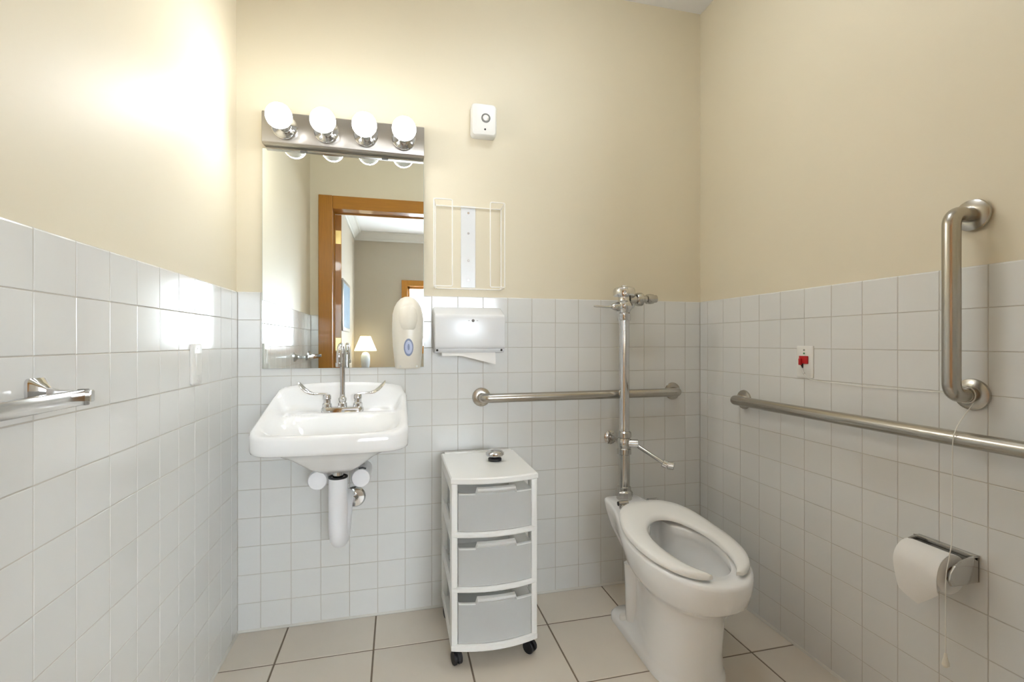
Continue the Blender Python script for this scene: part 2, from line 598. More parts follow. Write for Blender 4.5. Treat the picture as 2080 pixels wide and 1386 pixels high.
# door frame: jambs, casings, open leaf
bm = B()
for y in (YF + 0.018, YB - 0.018):
    y0, y1 = (YF - PAINT * (y > YF), y) if y > YF else (y, YB)
    box(bm, DX0 - CAS, DX0 + 0.008, y0, y1, 0, DZ + CAS, 0.004)
    box(bm, DX1 - 0.008, DX1 + CAS, y0, y1, 0, DZ + CAS, 0.004)
box(bm, DX0 - 0.02, DX0, YB, YF - PAINT, 0, DZ + 0.02)
box(bm, DX1, DX1 + 0.02, YB, YF - PAINT, 0, DZ + 0.02)
door_frame = struct('door_1', bm, 'oak', 'honey oak door casing and open door, reflected in the mirror', cat='door')
bm = B()
box(bm, DX0, DX1, YB, YF - PAINT, DZ, DZ + 0.02)
box(bm, DX0 + 0.008, DX1 - 0.008, YF - PAINT, YF + 0.0175, DZ - 0.008, DZ + CAS - 0.001, 0.004)
box(bm, DX0 + 0.008, DX1 - 0.008, YB - 0.0175, YB, DZ - 0.008, DZ + CAS - 0.001, 0.004)
struct('head_casing', bm, 'oak_h', '', door_frame)
# leaf swung out into the bedroom
leaf_ang = math.radians(-96.3)
R2 = Matrix.Rotation(leaf_ang, 4, 'Z')
bm = B(); box(bm, 0.006, 1.19, 0.0, 0.045, 0.008, DZ - 0.005, 0.002)
bmesh.ops.transform(bm, matrix=Matrix.Translation((DX0 + 0.006, YB - 0.022, 0)) @ R2, verts=bm.verts)
leaf = struct('leaf', bm, 'oak', '', door_frame)
for hz in (0.25, 1.05, 1.86):
    bm = B()
    box(bm, 0.0035, 0.0075, 0.004, 0.041, hz, hz + 0.1)
    cyl(bm, (0.0, -0.004, hz - 0.004), (0.0, -0.004, hz + 0.104), 0.006, n=12)
    bmesh.ops.transform(bm, matrix=Matrix.Translation((DX0 + 0.006, YB - 0.022, 0)) @ R2, verts=bm.verts)
    struct('hinge', bm, 'brass', '', leaf)
bm = B()
lathe(bm, [(0.026, 0), (0.026, 0.006), (0.011, 0.008), (0.011, 0.03), (0.024, 0.04), (0.027, 0.055), (0.02, 0.066), (0.001, 0.068)], (1.12, 0.045, 0.97), (0, 1, 0))
bmesh.ops.transform(bm, matrix=Matrix.Translation((DX0 + 0.006, YB - 0.022, 0)) @ R2, verts=bm.verts)
struct('door_knob', bm, 'brass', '', leaf, smooth=True)

# bedside table and lamp, picture
t = Thing('nightstand', 'small oak nightstand under the lit table lamp in the bedroom', 'table', (0.10, -5.15, 0))
bm = B(); box(bm, -0.09, 0.32, -5.37, -4.93, 0.66, 0.69, 0.005); t.add('top', bm, 'oak_h')
bm = B(); box(bm, -0.075, 0.305, -5.36, -4.945, 0.36, 0.66); t.add('body', bm, 'oak')
bm = B(); box(bm, -0.055, 0.285, -4.945, -4.93, 0.42, 0.63, 0.004); dr = t.add('drawer', bm, 'oak_h')
bm = B(); lathe(bm, [(0.006, 0), (0.006, 0.012), (0.014, 0.02), (0.01, 0.028)], (0.115, -4.93, 0.525), (0, 1, 0), 16); t.add('knob', bm, 'brass', dr)
for x in (-0.07, 0.265):
    for y in (-5.355, -4.985):
        bm = B(); box(bm, x, x + 0.035, y, y + 0.035, 0, 0.36); t.add('leg', bm, 'oak')
t = Thing('table_lamp', 'lit table lamp with cream pleated shade, reflected above the faucet', 'lamp', (0.075, -5.15, 0.69))
lx, ly = 0.075, -5.15
bm = B(); lathe(bm, [(0.055, 0.691), (0.058, 0.705), (0.05, 0.715), (0.05, 0.74), (0.062, 0.80), (0.066, 0.87), (0.06, 0.93), (0.04, 0.965), (0.02, 0.975)], (lx, ly, 0), (0, 0, 1), 24); t.add('base', bm, 'ceramic')
bm = B(); cyl(bm, (lx, ly, 0.975), (lx, ly, 1.19), 0.006, n=10); t.add('stem', bm, 'brass')
bm = B()
rg = []
for r, z in ((0.155, 0.995), (0.07, 1.205), (0.068, 1.204), (0.152, 0.996)):
    rg.append([(lx + r * (1 + 0.012 * (k % 2)) * math.cos(2 * PI * k / 60), ly + r * (1 + 0.012 * (k % 2)) * math.sin(2 * PI * k / 60), z) for k in range(60)])
loft(bm, rg + [rg[0]], False, False)
bmesh.ops.remove_doubles(bm, verts=bm.verts, dist=0.0001)
t.add('shade', bm, 'shade')
t = Thing('framed_picture', 'pale blue picture on the bedroom wall past the open door', 'picture', (BXL, -4.1, 1.2))
bm = B(); box(bm, BXL + 0.001, BXL + 0.02, -4.5, -3.7, 1.25, 1.85, 0.004); t.add('frame', bm, 'nickel')
bm = B(); box(bm, BXL + 0.019, BXL + 0.0215, -4.46, -3.74, 1.29, 1.81); t.add('print', bm, 'picture')

# ================================================================== vanity light
LZ = 1.938
t = Thing('vanity_light', 'brushed metal bar light with four lit globe bulbs above the mirror', 'light', (0.318, 0.006, LZ))
bm = B()
prism(bm, [(0.0055, LZ - 0.058), (-0.045, LZ - 0.062), (-0.05, LZ - 0.056), (-0.05, LZ + 0.056), (-0.045, LZ + 0.062), (0.0055, LZ + 0.058)], 'x', 0.016, 0.623, 0.0015, 1)
plate = t.add('back_plate', bm, 'nickel')
for x in (0.0985, 0.248, 0.395, 0.541):
    bm = B()
    lathe(bm, [(0.044, 0), (0.0465, 0.003), (0.0465, 0.012), (0.044, 0.015), (0.038, 0.010), (0.024, 0.007), (0.020, 0.012), (0.020, 0.048), (0.0175, 0.053)], (x, -0.0495, LZ), (0, -1, 0), 28)
    so = t.add('socket', bm, 'chrome')
    # added opaque white collar keeps bulb light off the wall; glowing dome in front
    R = 0.0450
    cy = 0.0585 + R * 0.95
    collar = [(0.0145, 0.052), (0.016, 0.057)]
    dome = []
    for k in range(2, 21):
        a = PI * k / 21
        rr, hh = R * math.sin(a), cy - R * math.cos(a)
        if a < PI * 0.43:
            if rr > 0.016:
                collar.append((rr, hh))
        else:
            dome.append((rr, hh))
    collar.append(dome[0])
    dome.append((0.0005, cy + R))
    bm = B(); lathe(bm, collar, (x, -0.0495, LZ), (0, -1, 0), 32)
    t.add('bulb_light_block', bm, 'white', so)
    bm = B(); lathe(bm, dome, (x, -0.0495, LZ), (0, -1, 0), 32)
    t.add('bulb', bm, 'bulb', so)

# ================================================================== unseen ceiling light, added to fill the bathroom with light
t = Thing('added_fill_light', 'round white ceiling light added out of view to brighten the bathroom', 'light', (1.15, -0.80, ZC))
bm = B(); lathe(bm, [(0.165, 0.0005), (0.168, 0.006), (0.168, 0.022), (0.160, 0.028)], (1.15, -0.80, ZC), (0, 0, -1), 40); t.add('base', bm, 'chrome_dull')
bm = B(); lathe(bm, [(0.155, 0.027), (0.156, 0.036), (0.148, 0.055), (0.126, 0.076), (0.09, 0.092), (0.045, 0.101), (0.001, 0.103)], (1.15, -0.80, ZC), (0, 0, -1), 40); t.add('fill_dome', bm, 'dome')

# ================================================================== wall mirror
t = Thing('wall_mirror', 'frameless rectangular mirror hung above the sink', 'mirror', (0.3155, 0, 1.014))
bm = B(); box(bm, 0.0075, 0.6235, -0.0062, -0.0012, 1.0145, 1.871, 0.0)
t.add('backing', bm, 'mirror_edge')
bm = B(); box(bm, 0.0085, 0.6225, -0.0072, -0.0062, 1.0155, 1.870, 0.0)
t.add('glass', bm, 'mirror')
for x in (0.158, 0.467):
    bm = B(); box(bm, x - 0.013, x + 0.013, -0.0105, 0.0055, 1.865, 1.8735, 0.0012); t.add('clip', bm, 'grey')

# ================================================================== chime box
t = Thing('chime_box', 'small white wall box with a round dial right of the light bar', 'chime', (0.873, 0.006, 2.06))
cx, cz = 0.875, 2.064
bm = B()
poly = rrect(cx, cz, 0.108, 0.138, 0.016)
poly2 = rrect(cx + 0.006, cz, 0.084, 0.126, 0.013)
loft(bm, [[(p[0], 0.0055, p[1]) for p in poly], [(p[0], -0.026, p[1]) for p in poly], [(p[0], -0.033, p[1]) for p in rrect(cx, cz, 0.100, 0.132, 0.014)], [(p[0], -0.036, p[1]) for p in poly2]])
body = t.add('body', bm, 'white', angle=40)
bm = B(); lathe(bm, [(0.0195, 0), (0.0195, 0.003), (0.0175, 0.004), (0.0145, 0.004), (0.0145, 0.001)], (cx + 0.006, -0.0355, cz + 0.006), (0, -1, 0), 28); t.add('dial_ring', bm, 'grey')
bm = B(); lathe(bm, [(0.0135, 0), (0.013, 0.004), (0.010, 0.006)], (cx + 0.006, -0.0355, cz + 0.006), (0, -1, 0), 24); t.add('dial', bm, 'white')
bm = B(); cyl(bm, (cx + 0.003, -0.0355, cz - 0.042), (cx + 0.003, -0.0375, cz - 0.042), 0.004, n=12); t.add('button', bm, 'dark')
for k in range(6):
    zz = cz - 0.03 + k * 0.014
    bm = B(); box(bm, cx + 0.0525, cx + 0.0555, -0.022, 0.0, zz, zz + 0.005, 0.0006, 1); t.add('vent_rib', bm, 'white')

# ================================================================== wire rack
t = Thing('wire_glove_rack', 'white wire glove box rack with central perforated plate beside the mirror', 'rack', (0.812, 0.006, 1.345))
bm = B()
box(bm, 0.780, 0.843, 0.0025, 0.0055, 1.352, 1.702, 0.001, 1)
plate = t.add('mounting_plate', bm, 'white_metal')
for zz in (1.672, 1.585, 1.468, 1.384):
    bm = B(); cyl(bm, (0.812, 0.0035, zz), (0.812, -0.0002, zz), 0.0048, n=14, bev=0.001); t.add('screw', bm, 'chrome_dull', plate)
W = 0.0025
zb, zt = 1.346, 1.698
bm = B(); tube(bm, fillet([(0.672, 0.0, zt), (0.672, 0.0, zb), (0.955, 0.0, zb), (0.955, 0.0, zt)], 0.012) + [], W, 8); t.add('back_wire', bm, 'wire')
bm = B(); tube(bm, [(0.672, 0.0, zt - 0.002), (0.955, 0.0, zt - 0.002)], W, 8); t.add('top_rail', bm, 'wire')
for x0, x1 in ((0.659, 0.733), (0.951, 0.890)):
    xb = 0.672 if x0 < 0.8 else 0.955
    bm = B()
    tube(bm, fillet([(xb, 0.0, zt - 0.002), (x0, -0.09, zt), (x1, -0.09, zt), (x1, -0.09, zb), (x0, -0.09, zb), (xb, 0.0, zb)], 0.008), W, 8)
    t.add('side_loop', bm, 'wire')
    bm = B(); tube(bm, [(x0, -0.09, zt - 0.003), (x0, -0.09, zb + 0.003)], W, 8); t.add('front_wire', bm, 'wire')

# ================================================================== paper towel dispenser
t = Thing('paper_towel_dispenser', 'white metal paper towel dispenser with a sheet hanging out', 'dispenser', (0.806, 0, 1.075))
bm = B()
prism(bm, [(-0.001, 1.085), (-0.001, 1.266), (-0.012, 1.266), (-0.102, 1.232), (-0.11, 1.222), (-0.11, 1.10), (-0.104, 1.092), (-0.04, 1.085)], 'x', 0.662, 0.950, 0.006, 3)
body = t.add('cover', bm, 'white_metal', angle=50)
bm = B()
prism(bm, [(-0.001, 1.072), (-0.001, 1.09), (-0.1, 1.098), (-0.1, 1.085), (-0.09, 1.076)], 'x', 0.664, 0.948, 0.003, 2)
t.add('tray', bm, 'white_metal')
bm = B(); lathe(bm, [(0.006, 0), (0.006, 0.003), (0.0045, 0.004), (0.002, 0.004), (0.002, 0.001)], (0.815, -0.1095, 1.206), (0, -1, 0), 20); t.add('lock', bm, 'grey', body)
for dx in (-0.017, 0.017):
    bm = B(); box(bm, 0.815 + dx - 0.0035, 0.815 + dx + 0.0035, -0.1108, -0.1095, 1.2052, 1.2068); t.add('lock_mark', bm, 'grey', body)
for x in (0.671, 0.935):
    bm = B(); cyl(bm, (x, -0.098, 1.086), (x, -0.1015, 1.086), 0.0045, n=14, bev=0.0008); t.add('screw', bm, 'dark')
bm = B()   # the sheet: drops from the slot, lower on its right side
N, Mm = 16, 8
rows = []
for th in (0.0, 0.0012):
    for j in range(Mm + 1):
        rr = []
        for i in range(N + 1):
            u, v = i / N, j / Mm
            x = 0.69 + 0.222 * u
            drop = 0.014 + 0.036 * max(0, (u - 0.35) / 0.65)
            z = 1.077 - drop * v
            y = -0.086 - 0.012 * math.sin(v * 1.4) - 0.004 * math.sin(u * 5) * v
            rr.append((x, y + th, z))
        rows.append(rr)
front, back = rows[:Mm + 1], rows[Mm + 1:]
loop = front + list(reversed(back)) + [front[0]]
loft(bm, loop, False, False, closed=False)
bmesh.ops.remove_doubles(bm, verts=bm.verts, dist=0.00005)
t.add('paper_sheet', bm, 'paper')

# ================================================================== soap dispenser (fixed on the mirror)
t = Thing('soap_dispenser', 'ivory plastic soap dispenser with blue oval mark on the mirror corner', 'dispenser', (0.557, -0.0072, 1.012))
cx = 0.558
bm = B()
secs = [(1.012, .050, .070), (1.02, .052, .080), (1.05, .055, .092), (1.10, .060, .100), (1.15, .0625, .102), (1.20, .063, .100),
        (1.235, .061, .095), (1.262, .054, .086), (1.282, .043, .074), (1.296, .030, .058), (1.303, .016, .040)]
rings = []
for z, w, d in secs:
    rg = []
    for k in range(25):
        a = PI * k / 24
        ca, sa = math.cos(a), math.sin(a)
        rg.append((cx + w * math.copysign(abs(ca) ** 0.7, ca), -0.0082 - d * abs(sa) ** 0.75, z))
    rings.append(rg)
loft(bm, rings)
t.add('body', bm, 'ivory', angle=50)
bm = B()
rings = []
for z, w, d in ((1.168, .036, .1085), (1.174, .040, .1125), (1.20, .047, .113), (1.225, .049, .108), (1.248, .046, .0985), (1.262, .040, .088)):
    rg = []
    for k in range(17):
        a = PI * (0.12 + 0.76 * k / 16)
        ca, sa = math.cos(a), math.sin(a)
        rg.append((cx + w * ca, -0.0082 - d * abs(sa) ** 0.5, z))
    rings.append(rg)
loft(bm, rings)
t.add('push_cover', bm, 'ivory', angle=50)
bm = B(); lathe(bm, [(0.0165, 0), (0.0165, 0.002), (0.0125, 0.002), (0.0125, 0.001)], (0, 0, 0), (0, -1, 0), 28)
bmesh.ops.transform(bm, matrix=Matrix.Translation((cx + 0.001, -0.1075, 1.098)) @ Matrix.Diagonal((1.12, 1, 2.1, 1)), verts=bm.verts)
em = t.add('emblem_ring', bm, 'blue_ring')
bm = B(); lathe(bm, [(0.0125, 0), (0.0125, 0.0014), (0.011, 0.0016)], (0, 0, 0), (0, -1, 0), 28)
bmesh.ops.transform(bm, matrix=Matrix.Translation((cx + 0.001, -0.1075, 1.098)) @ Matrix.Diagonal((1.12, 1, 2.1, 1)), verts=bm.verts)
t.add('emblem_face', bm, 'blue_pale', em)
bm = B(); lathe(bm, [(0.006, 0), (0.006, 0.0006)], (0, 0, 0), (0, -1, 0), 20)
bmesh.ops.transform(bm, matrix=Matrix.Translation((cx + 0.001, -0.1090, 1.099)) @ Matrix.Diagonal((0.7, 1, 2.2, 1)), verts=bm.verts)
t.add('emblem_mark', bm, 'blue_ring', em)
for dx in (-0.03, 0.034):
    bm = B(); cyl(bm, (cx + dx, -0.079, 1.022), (cx + dx, -0.084, 1.022), 0.004, n=12); t.add('latch', bm, 'white')

# ================================================================== sink
SX, SW = 0.3035, 0.249          # centre and half width
SYF = -0.425                    # front
t = Thing('wall_sink', 'white porcelain wall-hung sink with high curved back ledge under the mirror', 'sink', (SX, 0, 0.64))
NS = 96


def smooth(a, b, x):
    q = max(0.0, min(1.0, (x - a) / (b - a)))
    return q * q * (3 - 2 * q)


def sink_outline(inset):
    """closed outline, rounded rectangle with a bowed front; inset shrinks it"""
    w = SW - inset
    yb = -0.002 - inset * 0.4
    yf = SYF + 0.022 + inset
    pts = []
    rb, rf = max(0.01, 0.045 - inset * 0.5), max(0.02, 0.062 - inset * 0.4)
    cor = [((SX + w - rb, yb - rb), rb, 0), ((SX - w + rb, yb - rb), rb, 1), ((SX - w + rf, yf + rf), rf, 2), ((SX + w - rf, yf + rf), rf, 3)]
    raw = []
    for (c0, r, k) in cor:
        for i in range(13):
            a = k * PI / 2 + PI / 2 * i / 12
            raw.append(Vector((c0[0] + r * math.cos(a), c0[1] + r * math.sin(a))))
    # resample evenly, then bow the front
    raw.append(raw[0])
    L = [0]
    for a, b in zip(raw[:-1], raw[1:]):
        L.append(L[-1] + (b - a).length)
    j = 0
    for k in range(NS):
        s = L[-1] * k / NS
        while L[j + 1] < s:
            j += 1
        f = (s - L[j]) / max(1e-9, L[j + 1] - L[j])
        p = raw[j].lerp(raw[j + 1], f)
        fy_ = smooth(-0.15, yf, p.y)
        dx = (p.x - SX) / SW
        pts.append(Vector((p.x, p.y - 0.022 * fy_ * (1 - dx * dx))))
    return pts


BCX, BCY, BRX, BRY = SX, -0.268, 0.205, 0.118   # bowl


def sink_z(x, y):
    z = 0.822 + 0.030 * smooth(-0.40, -0.16, y)
    dx = abs(x - SX) / SW
    top = 0.085 + 0.022 * (1 - dx ** 2.5)
    z += top * (smooth(-0.062, -0.012, y) * 0.86 + 0.14 * smooth(-0.10, -0.03, y))
    # side rims run straight up from the front to the ledge
    zs = 0.822 + 0.100 * max(0.0, min(1.0, (y + 0.40) / 0.385))
    z = max(z, z + (zs - z) * smooth(0.78, 0.97, dx))
    # shallow dish inside the rim
    e = ((abs(x - BCX) / BRX) ** 2.6 + (abs(y - BCY) / BRY) ** 2.6) ** (1 / 2.6)
    if e < 1.12:
        z -= 0.118 * smooth(1.12, 0.30, e) + 0.010 * smooth(1.16, 1.0, e)
    return z


bm = B()
out0 = sink_outline(0.0)
ringsT = []
ins = [0.0, 0.004, 0.010, 0.018]
tops = []
for k, i_ in enumerate(ins):
    o_ = sink_outline(i_)
    drop = [0.012, 0.004, 0.0008, 0.0][k]
    tops.append([(p.x, p.y, sink_z(p.x, p.y) - drop) for p in o_])
inner = sink_outline(0.018)
cen = Vector((BCX, BCY))
for f in [0.97, 0.94, 0.9, 0.86, 0.82, 0.78, 0.74, 0.7, 0.66, 0.62, 0.58, 0.54, 0.5, 0.45, 0.4, 0.34, 0.28, 0.2, 0.12, 0.05]:
    rg = []
    for p in inner:
        q = cen + (p - cen) * f
        rg.append((q.x, q.y, sink_z(q.x, q.y)))
    tops.append(rg)
# apron and underside
ZA = 0.757
under = []
o6 = sink_outline(0.003)
o10 = sink_outline(0.012)
o30 = sink_outline(0.04)
under.append([(cen.x + (p.x - cen.x) * 0.08, cen.y + 0.06 + (p.y - cen.y) * 0.12, 0.656) for p in o30])
under.append([(cen.x + (p.x - cen.x) * 0.24, cen.y + 0.05 + (p.y - cen.y) * 0.34, 0.660) for p in o30])
under.append([(cen.x + (p.x - cen.x) * 0.42, cen.y + 0.035 + (p.y - cen.y) * 0.55, 0.684) for p in o30])
under.append([(cen.x + (p.x - cen.x) * 0.66, cen.y + 0.015 + (p.y - cen.y) * 0.78, 0.726) for p in o30])
under.append([(p.x, p.y, ZA + 0.004) for p in o30])
under.append([(p.x, p.y, ZA) for p in o10])
under.append([(p.x, p.y, ZA + 0.006) for p in o6])
under.append([(p.x, p.y, ZA + 0.016) for p in out0])
loft(bm, under + tops)
t.add('basin', bm, 'porcelain', angle=60)
bm = B(); lathe(bm, [(0.022, 0), (0.022, 0.003), (0.015, 0.004), (0.012, 0.001)], (BCX, BCY, sink_z(BCX, BCY) - 0.001), (0, 0, 1), 24); t.add('drain', bm, 'chrome')

# faucet (fitted to the sink ledge: a thing of its own, it unscrews)
FX, FY, FZ = 0.311, -0.092, sink_z(0.311, -0.092)
t = Thing('gooseneck_faucet', 'chrome gooseneck faucet with two wrist blade handles on the sink', 'faucet', (FX, FY, FZ))
bm = B()
poly = rrect(FX, FY, 0.155, 0.046, 0.022, 6)
poly2 = rrect(FX, FY, 0.146, 0.036, 0.0175, 6)
loft(bm, [[(p[0], p[1], FZ - 0.004) for p in poly], [(p[0], p[1], FZ + 0.012) for p in poly], [(p[0], p[1], FZ + 0.018) for p in poly2]])
t.add('base_plate', bm, 'chrome', angle=40)
bm = B(); lathe(bm, [(0.017, 0.016), (0.017, 0.032), (0.013, 0.036), (0.0155, 0.042), (0.0155, 0.05), (0.0105, 0.056), (0.0095, 0.064)], (FX, FY, FZ), (0, 0, 1), 24); t.add('spout_collar', bm, 'chrome')
bm = B()
pts = [(FX, FY, FZ + 0.03), (FX, FY, FZ + 0.12), (FX, FY, 1.065)]
for k in range(1, 15):
    a = PI * k / 14 * 1.06
    pts.append((FX - 0.004 * k / 14, FY - 0.042 + 0.042 * math.cos(a), 1.065 + 0.042 * math.sin(a)))
lp = pts[-1]
pts.append((lp[0], lp[1] + 0.002, lp[2] - 0.025))
tube(bm, pts, 0.0094, 18)
sp = t.add('spout', bm, 'chrome', angle=50)
bm = B(); cyl(bm, (lp[0], lp[1] + 0.0015, lp[2] - 0.014), (lp[0], lp[1] + 0.002, lp[2] - 0.030), 0.0117, n=20, bev=0.001); t.add('aerator', bm, 'chrome', sp)
for s in (-1, 1):
    hx = FX + s * 0.056
    bm = B(); lathe(bm, [(0.0175, 0.016), (0.0175, 0.03), (0.0135, 0.035), (0.0135, 0.046), (0.0155, 0.048), (0.0155, 0.06), (0.012, 0.066)], (hx, FY, FZ), (0, 0, 1), 24); st = t.add('valve_stem', bm, 'chrome')
    bm = B()
    cross = []
    path = [(0.0, 0.066, 0.008, 0.0055), (0.02, 0.068, 0.007, 0.004), (0.045, 0.068, 0.0085, 0.0038), (0.062, 0.073, 0.011, 0.0036), (0.078, 0.084, 0.0135, 0.0034),
            (0.090, 0.096, 0.0145, 0.0032), (0.099, 0.106, 0.012, 0.0028), (0.104, 0.111, 0.006, 0.002)]
    for (d, h, wd, th) in path:
        rg = []
        for k in range(12):
            a = 2 * PI * k / 12
            rg.append((hx + s * (d - math.cos(a) * th * 0.3), FY + 0.008 * (d / 0.1) + wd * math.sin(a) * 0.8, FZ + h + math.cos(a) * th + wd * math.sin(a) * 0.55 * smooth(0.03, 0.07, d)))
        cross.append(rg)
    loft(bm, cross)
    t.add('blade_handle', bm, 'chrome', st, angle=60)

# insulated trap
t = Thing('insulated_drain_trap', 'white insulated drain trap hanging under the sink', 'pipe', (0.305, 0, 0.37))
TXx, TY = 0.307, -0.20
bm = B()
pts = [(TXx, TY, 0.628), (TXx, TY, 0.52), (TXx, TY, 0.44)]
for k in range(1, 13):
    a = PI * k / 12
    pts.append((TXx + 0.004 * k / 12, TY + 0.048 - 0.048 * math.cos(a), 0.44 - 0.048 * math.sin(a)))
pts += [(TXx + 0.006, TY + 0.098, 0.46)]
for k in range(1, 7):
    a = PI / 2 * k / 6
    pts.append((TXx + 0.008, TY + 0.096 + 0.04 - 0.04 * math.cos(a), 0.46 + 0.04 * math.sin(a)))
pts.append((TXx + 0.01, -0.012, 0.50))
tube(bm, pts, 0.0325, 22)
t.add('cover', bm, 'foam', angle=50)
bm = B(); cyl(bm, (TXx, TY, 0.615), (TXx, TY, 0.66), 0.019, n=20); t.add('tailpiece', bm, 'chrome')
bm = B(); tube(bm, [(TXx + 0.030 * math.cos(2 * PI * k / 28), TY + 0.030 * math.sin(2 * PI * k / 28), 0.6305) for k in range(28)], 0.0042, 8, closed=True); t.add('strap', bm, 'black')
bm = B(); lathe(bm, [(0.042, 0), (0.042, 0.003), (0.036, 0.010), (0.02, 0.012)], (0.349, -0.0005, 0.493), (0, -1, 0), 28); t.add('escutcheon', bm, 'chrome')
bm = B(); cyl(bm, (0.349, -0.01, 0.493), (0.338, -0.05, 0.497), 0.016, n=18); t.add('wall_tube', bm, 'chrome')
for nm, x, z, lab in (('stop', 0.2365, 0.620, 'white insulated supply valve left of the drain trap under the sink'), ('stop', 0.386, 0.620, 'white insulated supply valve right of the drain trap under the sink')):
    v = Thing('supply_valve', lab, 'valve', (x, 0, z), 'insulated supply valves under the sink')
    bm = B(); lathe(bm, [(0.030, 0.0), (0.032, 0.02), (0.033, 0.145), (0.035, 0.180), (0.0345, 0.192), (0.031, 0.200), (0.012, 0.203)], (x, -0.001, z - 0.012), (0, -1, 0.06), 28); v.add('cover', bm, 'foam', angle=45)
    bm = B(); tube(bm, fillet([(x, -0.10, z + 0.02), (x, -0.10, z + 0.07), (x + (0.311 - x) * 0.6, -0.09, z + 0.10), (x + (0.311 - x) * 0.7, -0.09, 0.80)], 0.03), 0.006, 10); v.add('riser_hose', bm, 'chrome_dull')
    if x > 0.3:
        bm = B(); tube(bm, [(x - 0.008, -0.20, z + 0.036), (x + 0.006, -0.20, z + 0.038), (x + 0.018, -0.20, z + 0.034)], 0.003, 8); v.add('strap', bm, 'black')

# ================================================================== drawer cart
CX0, CX1, CYB, CYF, CTZ = 0.693, 0.997, -0.045, -0.410, 0.658
CXM = (CX0 + CX1) / 2
t = Thing('drawer_cart', 'white plastic three drawer rolling cart beside the sink', 'cart', (CXM, -0.23, 0))


def bow(x, y, amt=0.026):
    q = (x - CXM) / (CX1 - CXM)
    return y - amt * (1 - q * q)


def bowed_slab(bm, x0, x1, yb, yf, z0, z1, bev=0.004, n=12, amt=0.026, slope=0.0):
    top = [(x0, yb)] + [(x1, yb)] + [(x1 + (x0 - x1) * k / n, bow(x1 + (x0 - x1) * k / n, yf, amt)) for k in range(n + 1)]
    r0 = [(p[0], p[1], z0) for p in top]
    r1 = [(p[0], p[1], z1) for p in top]
    cxm, cym = (x0 + x1) / 2, (yb + yf) / 2
    def shr(r, d, dz):
        return [(p[0] - math.copysign(d, p[0] - cxm) * min(1, abs(p[0] - cxm) / 0.02), p[1] - math.copysign(d, p[1] - cym), p[2] + dz) for p in r]
    loft(bm, [shr(r0, bev, 0), [(p[0], p[1], p[2] + bev) for p in r0], [(p[0], p[1], p[2] - bev) for p in r1], shr(r1, bev, 0)])


bm = B(); bowed_slab(bm, CX0 - 0.002, CX1 + 0.002, CYB, CYF - 0.004, 0.636, CTZ, 0.004); top_o = t.add('top', bm, 'cart')
bm = B(); box(bm, CX0 + 0.012, CX1 - 0.012, CYB - 0.018, CYB - 0.002, CTZ - 0.001, CTZ + 0.006, 0.002); t.add('rear_lip', bm, 'cart', top_o)
bm = B(); bowed_slab(bm, CX0, CX1, CYB, CYF, 0.066, 0.092, 0.005); t.add('base', bm, 'cart')
for z in (0.266, 0.452):
    bm = B(); bowed_slab(bm, CX0 + 0.002, CX1 - 0.002, CYF + 0.03, CYF + 0.001, z, z + 0.020, 0.005); t.add('shelf_rail', bm, 'cart')
    for x in (CX0 + 0.003, CX1 - 0.017):
        bm = B(); box(bm, x, x + 0.014, CYF + 0.03, CYB, z + 0.004, z + 0.016, 0.002); t.add('drawer_runner', bm, 'cart')
for x0, x1 in ((CX0, CX0 + 0.022), (CX1 - 0.022, CX1)):
    for y0, y1 in ((CYF, CYF + 0.05), (CYB - 0.05, CYB)):
        bm = B(); box(bm, x0, x1, y0, y1, 0.085, 0.64, 0.005); t.add('corner_post', bm, 'cart')
    xs0 = x0 if x0 == CX0 else x1 - 0.004
    bm = B()
    for z0, z1 in ((0.09, 0.13), (0.245, 0.31), (0.43, 0.50), (0.60, 0.64)):
        prism(bm, [(CYF + 0.045, z0), (CYB - 0.045, z0 + 0.012), (CYB - 0.045, z1 - 0.012), (CYF + 0.045, z1)], 'x', xs0, xs0 + 0.004)
    t.add('side_panel', bm, 'cart')
